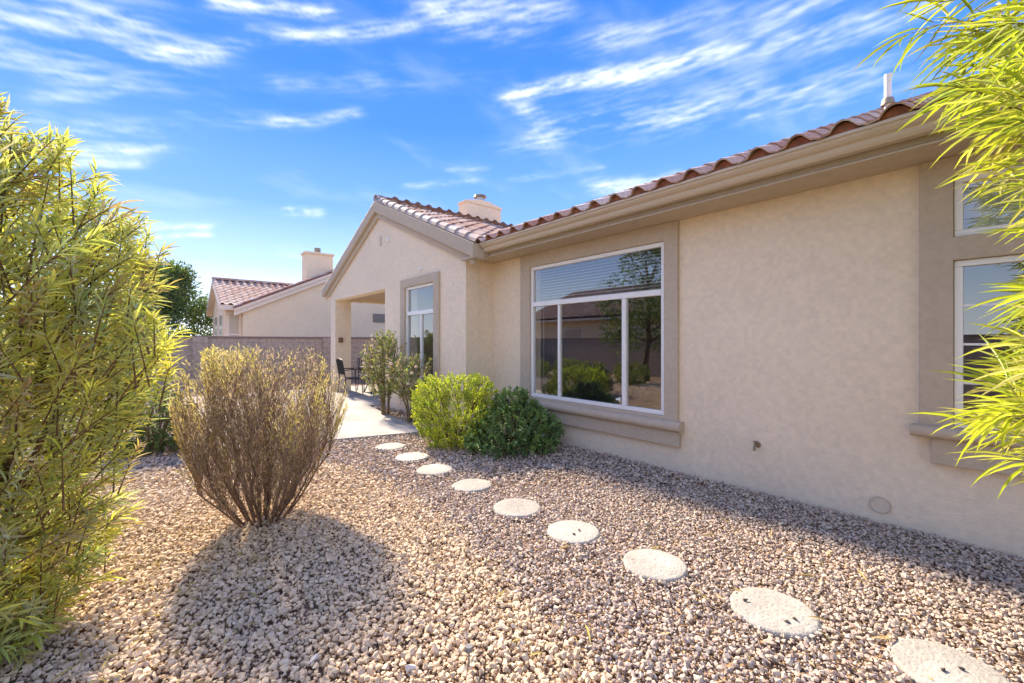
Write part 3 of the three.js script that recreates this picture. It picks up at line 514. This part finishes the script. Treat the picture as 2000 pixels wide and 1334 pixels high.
// twiggy broom shrub in the golden gravel
{
  const r = rng(91), cx = 0.67, cs = 3.93, root = thing('broom_shrub', 'dry twiggy brown broom shrub with yellow tips in the golden gravel', 'shrub', [cx, 0, -cs]);
  const prof = [[0, 0.15], [0.15, 0.29], [0.3, 0.43], [0.5, 0.54], [0.75, 0.60], [1.0, 0.61], [1.2, 0.56], [1.33, 0.46], [1.42, 0.30]];
  const mains = [], fine = { brown: [], purple: [], olive: [] }, mats = [], cols = [];
  const env = (a, y) => rad(prof, y) * (1 + 0.14 * P.noise(Math.cos(a) * 1.5 + 4, y * 2.4, Math.sin(a) * 1.5));
  const mk = [wood(0.30, 0.20, 0.14), wood(0.38, 0.26, 0.18), wood(0.24, 0.16, 0.12)];
  for (let k = 0; k < 30; k++) {
    const a = k * 2.4 + r() * 0.5, q = Math.sqrt((k + 0.5) / 30), H = lerp(1.3, 0.75, q) * (0.8 + 0.35 * r()), pts = [];
    for (let i = 0; i <= 5; i++) { const t = i / 5, y = H * t, R = env(a, y) * q * (0.8 + 0.18 * Math.min(1, t * 1.5)); const w = a + (r() - 0.5) * 0.55 * t; pts.push(V(cx + Math.cos(w) * (R + 0.03 * q), y - 0.03, cs + Math.sin(w) * (R + 0.03 * q))); }
    const c = new THREE.CatmullRomCurve3(pts); mains.push([c, a, q, H]); part('branch', tube(pts, 0.013 - 0.005 * q, 0.004, 6, 10), mk[k % 3], root);
  }
  for (let k = 0; k < 2500; k++) {
    const [c, a0, q0] = mains[Math.floor(r() * mains.length)], t = 0.12 + 0.85 * Math.pow(r(), 0.8), p = c.getPoint(t), L = 0.25 + 0.42 * r();
    const out = new THREE.Vector3(p.x - cx, 0, p.z + cs), a = Math.atan2(out.z, out.x) + (r() - 0.5) * 1.2;
    const e = p.clone().add(new THREE.Vector3(Math.cos(a) * (0.1 + 0.25 * r()), 0.75 + 0.4 * r(), Math.sin(a) * (0.1 + 0.25 * r())).addScaledVector(rv(r), 0.40).normalize().multiplyScalar(L));
    const top = 1.40 + 0.05 * P.noise(e.x * 3, e.z * 3, 1); if (e.y > top) e.y = top - r() * 0.06;
    const rr = Math.hypot(e.x - cx, e.z + cs), R = env(Math.atan2(e.z + cs, e.x - cx), e.y) * 1.02; if (rr > R) { e.x = cx + (e.x - cx) * R / rr; e.z = -cs + (e.z + cs) * R / rr; }
    const m = p.clone().lerp(e, 0.5).addScaledVector(rv(r), 0.03), pick = r();
    fine[pick < 0.5 ? 'brown' : pick < 0.8 ? 'purple' : 'olive'].push(tube([p, m, e], 0.0022, 0.001, 3, 4));
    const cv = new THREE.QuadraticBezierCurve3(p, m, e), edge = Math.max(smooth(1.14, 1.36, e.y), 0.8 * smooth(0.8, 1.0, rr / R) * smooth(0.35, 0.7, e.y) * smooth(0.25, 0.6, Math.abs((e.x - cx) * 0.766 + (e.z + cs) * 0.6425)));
    const backlitFresh = edge * (0.15 + 1.1 * smooth(-0.15, 0.25, P.noise(e.x * 3.2 + 2, e.y * 2, e.z * 3.2))) + (r() < 0.07 ? 0.5 : 0);  // new growth yellow, with backlighting painted into the top and side needles
    const n = 6 + Math.floor(backlitFresh * 20);
    for (let j = 0; j < n; j++) {
      const u = 0.35 + 0.65 * r(), pos = cv.getPoint(u), d = cv.getTangent(u).addScaledVector(rv(r), 0.75);
      const green = r() < backlitFresh; mats.push(leafM(pos, d, 0.022 + 0.03 * r(), green ? 0.005 : 0.004, r() * 6));
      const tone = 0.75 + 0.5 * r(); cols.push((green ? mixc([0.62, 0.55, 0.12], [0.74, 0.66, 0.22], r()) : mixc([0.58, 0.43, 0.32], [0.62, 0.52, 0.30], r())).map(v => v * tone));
    }
  }
  part('twigs', merge(fine.brown), wood(0.60, 0.46, 0.34), root).userData.kind = 'stuff'; part('twigs', merge(fine.purple), wood(0.48, 0.36, 0.30), root).userData.kind = 'stuff'; part('twigs', merge(fine.olive), wood(0.60, 0.50, 0.26), root).userData.kind = 'stuff';
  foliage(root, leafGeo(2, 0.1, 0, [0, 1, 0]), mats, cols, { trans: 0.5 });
}
// two clipped shrubs under the big window, roses, and a low shrub behind
shootShrub({ name: 'boxwood_shrub', label: 'bright yellow green small leaved shrub at the patio side of the window', category: 'shrub', cx: 3.20, cs: 5.08, prof: [[0.03, 0.40], [0.3, 0.54], [0.7, 0.58], [0.88, 0.54], [0.98, 0.38]],
  shoots: 1250, perShoot: 15, shootLen: 0.13, leafLen: 0.034, leafWid: 0.015, bend: 0.15, droop: 0.05, cols: [[0.54, 0.64, 0.03], [0.44, 0.56, 0.035], [0.64, 0.70, 0.035], [0.32, 0.46, 0.035]], twig: brownTwig, seed: 12, single: 0, trans: 0.5, inner: 0.55, rough: 0.9 });
shootShrub({ name: 'pittosporum_shrub', label: 'dark green glossy leaved shrub directly beneath the big window', category: 'shrub', cx: 3.72, cs: 4.42, prof: [[0.03, 0.60], [0.18, 0.72], [0.36, 0.62], [0.54, 0.42], [0.80, 0.12]],
  shoots: 640, perShoot: 14, shootLen: 0.16, leafLen: 0.055, leafWid: 0.024, bend: 0.2, droop: 0.1, cols: [[0.15, 0.27, 0.065], [0.20, 0.34, 0.08], [0.11, 0.21, 0.06], [0.28, 0.40, 0.11]], twig: brownTwig, seed: 13, single: 0, trans: 0.3, inner: 0.5, rough: 0.55, keep: p => p.x < 4.38 });
function roses(cx, cs, H, label, seed, n) {
  const root = shootShrub({ name: 'rose_bush', label, category: 'rose bush', cx, cs, prof: [[0.45, 0.30], [0.8, 0.46], [1.15, 0.48], [H - 0.15, 0.36], [H, 0.12]], shoots: n, perShoot: 10, shootLen: 0.30, leafLen: 0.055, leafWid: 0.028, bend: 0.15, droop: 0.15,
    cols: [[0.26, 0.36, 0.06], [0.36, 0.42, 0.09], [0.18, 0.26, 0.06], [0.44, 0.36, 0.16], [0.34, 0.26, 0.12]], twig: wood(0.34, 0.28, 0.16), seed, single: 0, trans: 0.45, inner: 0.2, stems: 8, group: 'rose bushes beside the gable window', keep: p => p.x < 3.74 });
  const r = rng(seed + 5), petal = leafMat(0.78, 0.62, 0.42, 0.3), g = new THREE.SphereGeometry(1, 8, 6, 0, 6.283, 0, 1.9);
  for (let k = 0; k < 9; k++) { const a = r() * 6.28, y = 0.7 + (H - 0.75) * r(), R = rad([[0.45, 0.3], [1, 0.46], [H, 0.2]], y); const gs = []; for (const sc of [1, 0.75, 0.5]) { const q = g.clone(); q.scale(0.034 * sc, 0.03 * (1.6 - sc * 0.6), 0.034 * sc); q.rotateX((r() - 0.5) * 0.8); gs.push(q); } const b = merge(gs); b.translate(Math.min(3.72, cx + Math.cos(a) * R), y, -cs + Math.sin(a) * R); part('bloom', b, petal, root); }
}
roses(3.44, 7.95, 1.66, 'taller leggy rose bush with faded blooms beside the patio', 71, 300);
roses(3.50, 6.95, 1.25, 'shorter rose bush with faded blooms under the gable window', 73, 170);
shootShrub({ name: 'low_shrub', label: 'low rounded dark green shrub behind the twiggy broom shrub', category: 'shrub', cx: 0.0, cs: 7.3, prof: [[0.03, 0.42], [0.3, 0.55], [0.6, 0.45], [0.78, 0.2]], shoots: 420, perShoot: 14, shootLen: 0.16, leafLen: 0.05, leafWid: 0.02, bend: 0.15, droop: 0.1, cols: [[0.08, 0.15, 0.035], [0.12, 0.20, 0.04], [0.06, 0.11, 0.03]], twig: brownTwig, seed: 17, single: 0, trans: 0.3, inner: 0.5 });

{ // dry leaves fallen on the gravel
  const r = rng(808), root = new THREE.Group(), mats = [], cols = []; root.name = 'leaf_litter'; root.userData = { label: 'fallen narrow yellow leaves scattered over the gravel under the shrubs', category: 'leaf litter', kind: 'stuff' }; scene.add(root); origin.set(root, new THREE.Vector3());
  const drop = (cx, cs, R, n, len) => { for (let k = 0; k < n; k++) { const a = r() * 6.283, q = R * Math.sqrt(r()), x = cx + Math.cos(a) * q, s = cs + Math.sin(a) * q; if (x > 4.4) continue; const d = new THREE.Vector3(r() - 0.5, (r() - 0.5) * 0.35, r() - 0.5); mats.push(leafM(new THREE.Vector3(x, 0.022 + r() * 0.012, -s), d, len * (0.5 + r()), len * 0.16, (r() - 0.5) * 1.2)); cols.push(mixc([0.50, 0.42, 0.10], [0.40, 0.28, 0.15], r())); } };
  drop(-0.6, 3.1, 1.15, 420, 0.07); drop(0.65, 3.9, 0.9, 160, 0.045); drop(3.4, 4.7, 1.2, 120, 0.04); drop(1.5, 3, 2.6, 110, 0.045); drop(2.3, 0.9, 1.3, 60, 0.10); drop(3.45, 7.6, 1.0, 120, 0.05);
  instanced('dry_leaves', leafGeo(3, 0.2), leafMat(1, 1, 1, 0.3, 0.95), mats, cols, root);
}
function tree({ name, label, cx, cs, H, R, base, n, leaf, cols, seed, group }) {
  const r = rng(seed), root = thing(name, label, 'tree', [cx, 0, -cs], group), mats = [], cc = [], bk = wood(0.20, 0.15, 0.11);
  part('trunk', tube([V(cx, -0.1, cs), V(cx + 0.05, base * 0.5, cs + 0.04), V(cx - 0.04, base * 1.1, cs), V(cx, H * 0.7, cs)], 0.035 * H * 0.6, 0.03, 9, 10), bk, root);
  for (let k = 0; k < 46; k++) {
    const y = base + (H - base) * Math.pow(r(), 0.9), t = (y - base) / (H - base), a = r() * 6.28, rr = R * Math.sqrt(Math.max(0.05, 1 - (t * 1.9 - 0.8) ** 2 * 0.75)) * (0.35 + 0.65 * Math.sqrt(r()));
    const c = new THREE.Vector3(cx + Math.cos(a) * rr, y, -cs + Math.sin(a) * rr), cr = R * (0.26 + 0.16 * r());
    if (k < 16) part('limb', tube([V(cx, Math.min(y * 0.75, H * 0.62), cs), new THREE.Vector3((cx + c.x) / 2, y * 0.92, (-cs + c.z) / 2), c], 0.03, 0.008, 5, 6), bk, root);
    for (let j = 0; j < n / 46; j++) { const d = rv(r).normalize(), q = Math.cbrt(r()); const p = c.clone().addScaledVector(d, cr * q); const b = cols[Math.floor(r() * cols.length)]; const tone = 0.75 + 0.5 * r(); mats.push(leafM(p, d.clone().addScaledVector(rv(r), 0.8), leaf * (0.7 + 0.6 * r()), leaf * 0.45, r() * 6)); cc.push(b.map(v => v * tone)); }
  }
  foliage(root, leafGeo(2, 0.15, 0.1, [0.1, 1, 0]), mats, cc, { trans: 0.4, name: 'crown' });
}
const greens = [[0.10, 0.17, 0.035], [0.15, 0.24, 0.045], [0.07, 0.12, 0.03], [0.20, 0.28, 0.05]];
tree({ name: 'shade_tree', label: 'round green tree behind the block wall beside the far house', cx: 0.3, cs: 29, H: 5.1, R: 2.2, base: 0.7, n: 20000, leaf: 0.17, cols: greens, seed: 201 });
tree({ name: 'shade_tree', label: 'tall green tree mirrored in the upper pane of the big window', cx: -4.6, cs: 8.6, H: 5.6, R: 1.5, base: 1.3, n: 7000, leaf: 0.13, cols: greens, seed: 203 });
[[-3.3, 8.4, 0.75], [-3.0, 9.9, 0.7], [-3.4, 11.3, 0.8], [-3.1, 12.9, 0.7], [-3.3, 14.5, 0.85], [-3.5, 16.0, 0.8]].forEach(([x, s, h], i) => shootShrub({ name: 'hedge_shrub', label: 'clipped yellow green shrub in the row mirrored in the big window', category: 'shrub', group: 'hedge shrubs in front of the side block wall', cx: x, cs: s, prof: [[0.03, 0.45], [h * 0.5, 0.65], [h * 0.85, 0.55], [h, 0.25]], shoots: 200, perShoot: 12, shootLen: 0.2, leafLen: 0.07, leafWid: 0.035, bend: 0.1, droop: 0.05, cols: [[0.36, 0.42, 0.05], [0.26, 0.34, 0.05], [0.18, 0.26, 0.04]], twig: brownTwig, seed: 300 + i, single: 0, trans: 0.45, inner: 0.5, stems: 4 }));

// ---------------------------------------------------------------- block walls
{
  const f = thing('block_wall', 'brown block garden wall with dark cap behind the patio', 'wall', [2, 0, -17]);
  part('wall', box(-9, 14, -0.1, 1.56, 17, 17.2), M.block, f); part('cap', box(-9, 14, 1.561, 1.63, 16.97, 17.23, 0.012), M.cap, f);
  for (const x of [-3.2, 0.9, 4.86, 9]) part('pilaster', box(x, x + 0.4, -0.1, 1.59, 16.9, 16.999), M.block, f);
  const e = thing('block_wall', 'brown block garden wall along the side of the yard, mirrored in the windows', 'wall', [-7, 0, -6]);
  part('wall', box(-7.2, -7, -0.1, 1.56, -8, 16.9), M.block, e); part('cap', box(-7.23, -6.97, 1.561, 1.63, -8, 16.9, 0.012), M.cap, e);
}
// ---------------------------------------------------------------- neighbouring houses
const fieldMat = new THREE.MeshStandardMaterial({ color: 0xffffff, map: tileTone, roughness: 1.0 });
const PAL = [[0.60, 0.38, 0.28], [0.66, 0.47, 0.37], [0.52, 0.29, 0.205], [0.70, 0.56, 0.46], [0.58, 0.41, 0.32]];
{
  const r = rng(5), h = thing('house', 'cream stucco house with chimney and tile roof beyond the back block wall', 'house', [6, 0, -23]);
  const top = x => 2.98 + (x - 2.83) * 0.48, tri = x => x <= 9 ? top(x) : top(9) - (x - 9) * 0.48;
  const g = new THREE.ExtrudeGeometry(toShape([[2.83, -0.1], [15, -0.1], [15, tri(15)], [9, tri(9)], [2.83, tri(2.83)]]), { depth: 0.2, bevelEnabled: false }); const hole = null;
  part('wall', metreUV(g.translate(0, 0, -21.2)), M.nbwall, h);
  part('wall', box(2.25, 2.83, -0.1, 2.95, 21.45, 21.6), M.nbwall, h); part('wall', box(2.83, 3.0, -0.1, 2.95, 21.2, 21.6), M.nbwall, h);
  part('wall', slabX([[21.61, -0.1], [26.6, -0.1], [26.6, 3.0], [24.1, 4.1], [21.61, 3.0]], 2.25, 2.45), M.nbwall, h);
  const win = (a, b, c, d, X, face) => { const w = sub('window', h); if (face === 'z') { part('surround', box(a - 0.1, b + 0.1, c - 0.1, d + 0.1, X - 0.03, X + 0.005), M.nbtrim, w); part('pane', box(a, b, c, d, X - 0.04, X - 0.031), M.shade, w); part('bar', box(a, b, (c + d) / 2 - 0.02, (c + d) / 2 + 0.02, X - 0.05, X - 0.041), M.vinyl, w); } else { part('surround', box(X - 0.03, X + 0.005, c - 0.1, d + 0.1, a - 0.1, b + 0.1), M.nbtrim, w); part('pane', box(X - 0.04, X - 0.031, c, d, a, b), M.shade, w); part('bar', box(X - 0.05, X - 0.041, (c + d) / 2 - 0.02, (c + d) / 2 + 0.02, a, b), M.vinyl, w); } };
  win(2.38, 2.72, 0.9, 2.6, 21.45, 'z'); win(22.3, 23.3, 0.9, 2.6, 2.25, 'x'); win(24.2, 25.2, 0.9, 2.6, 2.25, 'x');
  part('vent', box(8.42, 9.1, 2.43, 2.86, 20.96, 20.999), M.louvre, h);
  const rf = sub('roof', h), rk = (lo, hi, z0, z1, m, nm) => { const q = new THREE.ExtrudeGeometry(toShape([[2.5, top(2.5) + lo], [9, top(9) + lo], [15.3, tri(15.3) + lo], [15.3, tri(15.3) + hi], [9, top(9) + hi], [2.5, top(2.5) + hi]]), { depth: z1 - z0, bevelEnabled: false }); part(nm, metreUV(q.translate(0, 0, z0)), m, rf); };
  rk(-0.30, 0.0, -20.999, -20.86, M.nbtrim, 'rake_board'); rk(-0.12, 0.001, -20.859, -20.80, M.nbtrim, 'rake_moulding'); rk(0.004, 0.05, -30, -20.78, M.closure, 'roof_deck');
  part('roof_deck', slabX([[21.1, 2.98], [24.1, 4.30], [27.1, 2.98], [27.1, 2.92], [24.1, 4.24], [21.1, 2.92]], 2.05, 7), M.closure, rf);
  part('rake_board', slabX([[21.1, 2.975], [24.1, 4.295], [27.1, 2.975], [27.1, 2.75], [24.1, 4.07], [21.1, 2.75]], 2.0, 2.249), M.nbtrim, rf);
  part('eave_board', box(2.0, 2.9, 2.76, 2.97, 21.06, 21.099), M.nbtrim, rf);
  const mats = [], cols = [], slope = 0.44, d1 = new THREE.Vector3(0, -slope, 1).normalize(), cs = 1 / Math.hypot(1, slope);
  for (let row = 0; row < 10; row++) for (let k = 0; k < 17; k++) { const s = 21.05 + row * EXPO * cs; mats.push(basis(2.02 + k * TW, 2.99 + (s - 21.1) * slope, -s, new THREE.Vector3(1, 0, 0), d1)); cols.push(PAL[Math.floor(r() * 5)]); }
  const sl2 = 0.48, d2 = new THREE.Vector3(-1, -sl2, 0).normalize(), c2 = 1 / Math.hypot(1, sl2);
  for (let row = 0; row < 21; row++) for (let k = 0; k < 10; k++) { const x = 2.5 + row * EXPO * c2; mats.push(basis(x, top(x) + 0.05, -(20.78 + (k + 1) * TW), new THREE.Vector3(0, 0, 1), d2)); cols.push(PAL[Math.floor(r() * 5)]); }
  instanced('tile_field', TILE, fieldMat, mats, cols, rf);
  for (let k = 0; k < 10; k++) place('ridge_tile', BARREL, tileMats[Math.floor(r() * 5)], basis(2.0 + k * 0.34, 4.35, -24.1, new THREE.Vector3(0, 0, 1), new THREE.Vector3(-1, -0.03, 0).normalize()), rf);
  const ch = sub('chimney', h); part('stack', box(5.6, 6.85, 4.0, 5.75, 22.2, 23.0), M.nbwall, ch); part('crown', box(5.54, 6.91, 5.751, 5.84, 22.14, 23.06), M.nbwall, ch); part('flue', new THREE.CylinderGeometry(0.15, 0.15, 0.24, 12).translate(6.22, 6.0, -22.6), M.brass, ch);
}
{
  const r = rng(6), h = thing('house', 'cream stucco house with red tile roof mirrored in the windows', 'house', [-14, 0, -14]);
  part('wall', slabX([[5, -0.1], [23, -0.1], [23, 2.9], [5, 2.9]], -12.2, -12), M.nbwall, h); part('wall', box(-20, -12.2, -0.1, 2.9, 5, 5.2), M.nbwall, h); part('wall', box(-20, -12.2, -0.1, 2.9, 22.8, 23), M.nbwall, h);
  const rf = sub('roof', h); part('roof_deck', slabS([[-11.4, 2.9], [-11.4, 2.98], [-17, 5.4], [-22.6, 2.98], [-22.6, 2.9], [-17, 5.32]], 4.5, 23.5), M.closure, rf); part('eave_board', box(-11.45, -11.4, 2.75, 2.97, 4.5, 23.5), M.nbtrim, rf);
  const mats = [], cols = [], sl = 0.432, d = new THREE.Vector3(1, -sl, 0).normalize(), c = 1 / Math.hypot(1, sl);
  for (let row = 0; row < 18; row++) for (let k = 0; k < 65; k++) { const x = -11.38 - row * EXPO * c; mats.push(basis(x, 2.99 + (-11.4 - x) * sl, -(4.55 + k * TW), new THREE.Vector3(0, 0, -1), d)); cols.push(PAL[Math.floor(r() * 5)]); }
  instanced('tile_field', TILE, fieldMat, mats, cols, rf);
  for (const s of [9, 13.5, 18]) { const w = sub('window', h); part('frame', frameX(-11.999, s, s + 1.6, 0.9, 2.3, 0.06, 0.03), M.vinyl, w); part('pane', box(-11.998, -11.985, 0.96, 2.24, s + 0.06, s + 1.54), M.shade, w); }
}
// ---------------------------------------------------------------- patio furniture
{
  const tb = thing('patio_table', 'round black metal patio table under the covered patio', 'table', [4.72, 0.035, -11.35]);
  const T = (g, n, p = tb) => part(n, g, M.black, p);
  T(new THREE.CylinderGeometry(0.55, 0.55, 0.035, 32).translate(4.72, 0.74, -11.35), 'table_top'); T(new THREE.TorusGeometry(0.53, 0.016, 6, 36).rotateX(Math.PI / 2).translate(4.72, 0.705, -11.35), 'rim');
  for (let k = 0; k < 4; k++) { const a = k * Math.PI / 2 + 0.7; T(tube([V(4.72 + Math.cos(a) * 0.42, 0.72, 11.35 + Math.sin(a) * 0.42), V(4.72 + Math.cos(a) * 0.30, 0.4, 11.35 + Math.sin(a) * 0.30), V(4.72 + Math.cos(a) * 0.44, 0.036, 11.35 + Math.sin(a) * 0.44)], 0.018, 0.016, 7, 8), 'leg'); }
  const chair = (x, s, turn, label) => {
    const c = thing('patio_chair', label, 'chair', [x, 0.035, -s], 'black metal chairs around the patio table'); c.rotation.y = turn; origin.set(c, new THREE.Vector3());
    const p = (n, g) => part(n, g, M.black, c), L = (a, b, m) => tube([new THREE.Vector3(...a), new THREE.Vector3(...(m || a.map((v, i) => (v + b[i]) / 2))), new THREE.Vector3(...b)], 0.013, 0.013, 6, 6);
    p('seat', new RoundedBoxGeometry(0.46, 0.03, 0.46, 2, 0.012).translate(0, 0.43, 0));      // local +z is the front
    for (const sx of [-1, 1]) { p('leg', L([sx * 0.23, 0.43, 0.21], [sx * 0.25, 0.003, 0.24])); p('leg', L([sx * 0.23, 0.43, -0.21], [sx * 0.25, 0.003, -0.26])); p('back_post', L([sx * 0.23, 0.43, -0.21], [sx * 0.23, 0.92, -0.30])); p('armrest', tube([new THREE.Vector3(sx * 0.24, 0.66, -0.25), new THREE.Vector3(sx * 0.26, 0.68, 0), new THREE.Vector3(sx * 0.25, 0.65, 0.2), new THREE.Vector3(sx * 0.24, 0.44, 0.21)], 0.015, 0.014, 6, 10)); }
    p('back_rail', L([-0.23, 0.92, -0.30], [0.23, 0.92, -0.30], [0, 0.97, -0.31])); p('back_rail', L([-0.23, 0.55, -0.235], [0.23, 0.55, -0.235]));
    for (let k = -3; k <= 3; k++) p('slat', L([k * 0.06, 0.55, -0.235], [k * 0.06, 0.945 - Math.abs(k) * 0.006, -0.305]));
  };
  chair(4.02, 11.55, Math.PI / 2, 'black metal armchair at the table, next to the patio post'); chair(4.62, 10.62, Math.PI, 'black metal armchair at the table, on the rose bush side'); chair(5.45, 11.5, -Math.PI / 2, 'black metal armchair at the table, on the house side'); chair(4.75, 12.1, 0, 'black metal armchair at the table, on the block wall side');
}
renderer.render(scene, camera);
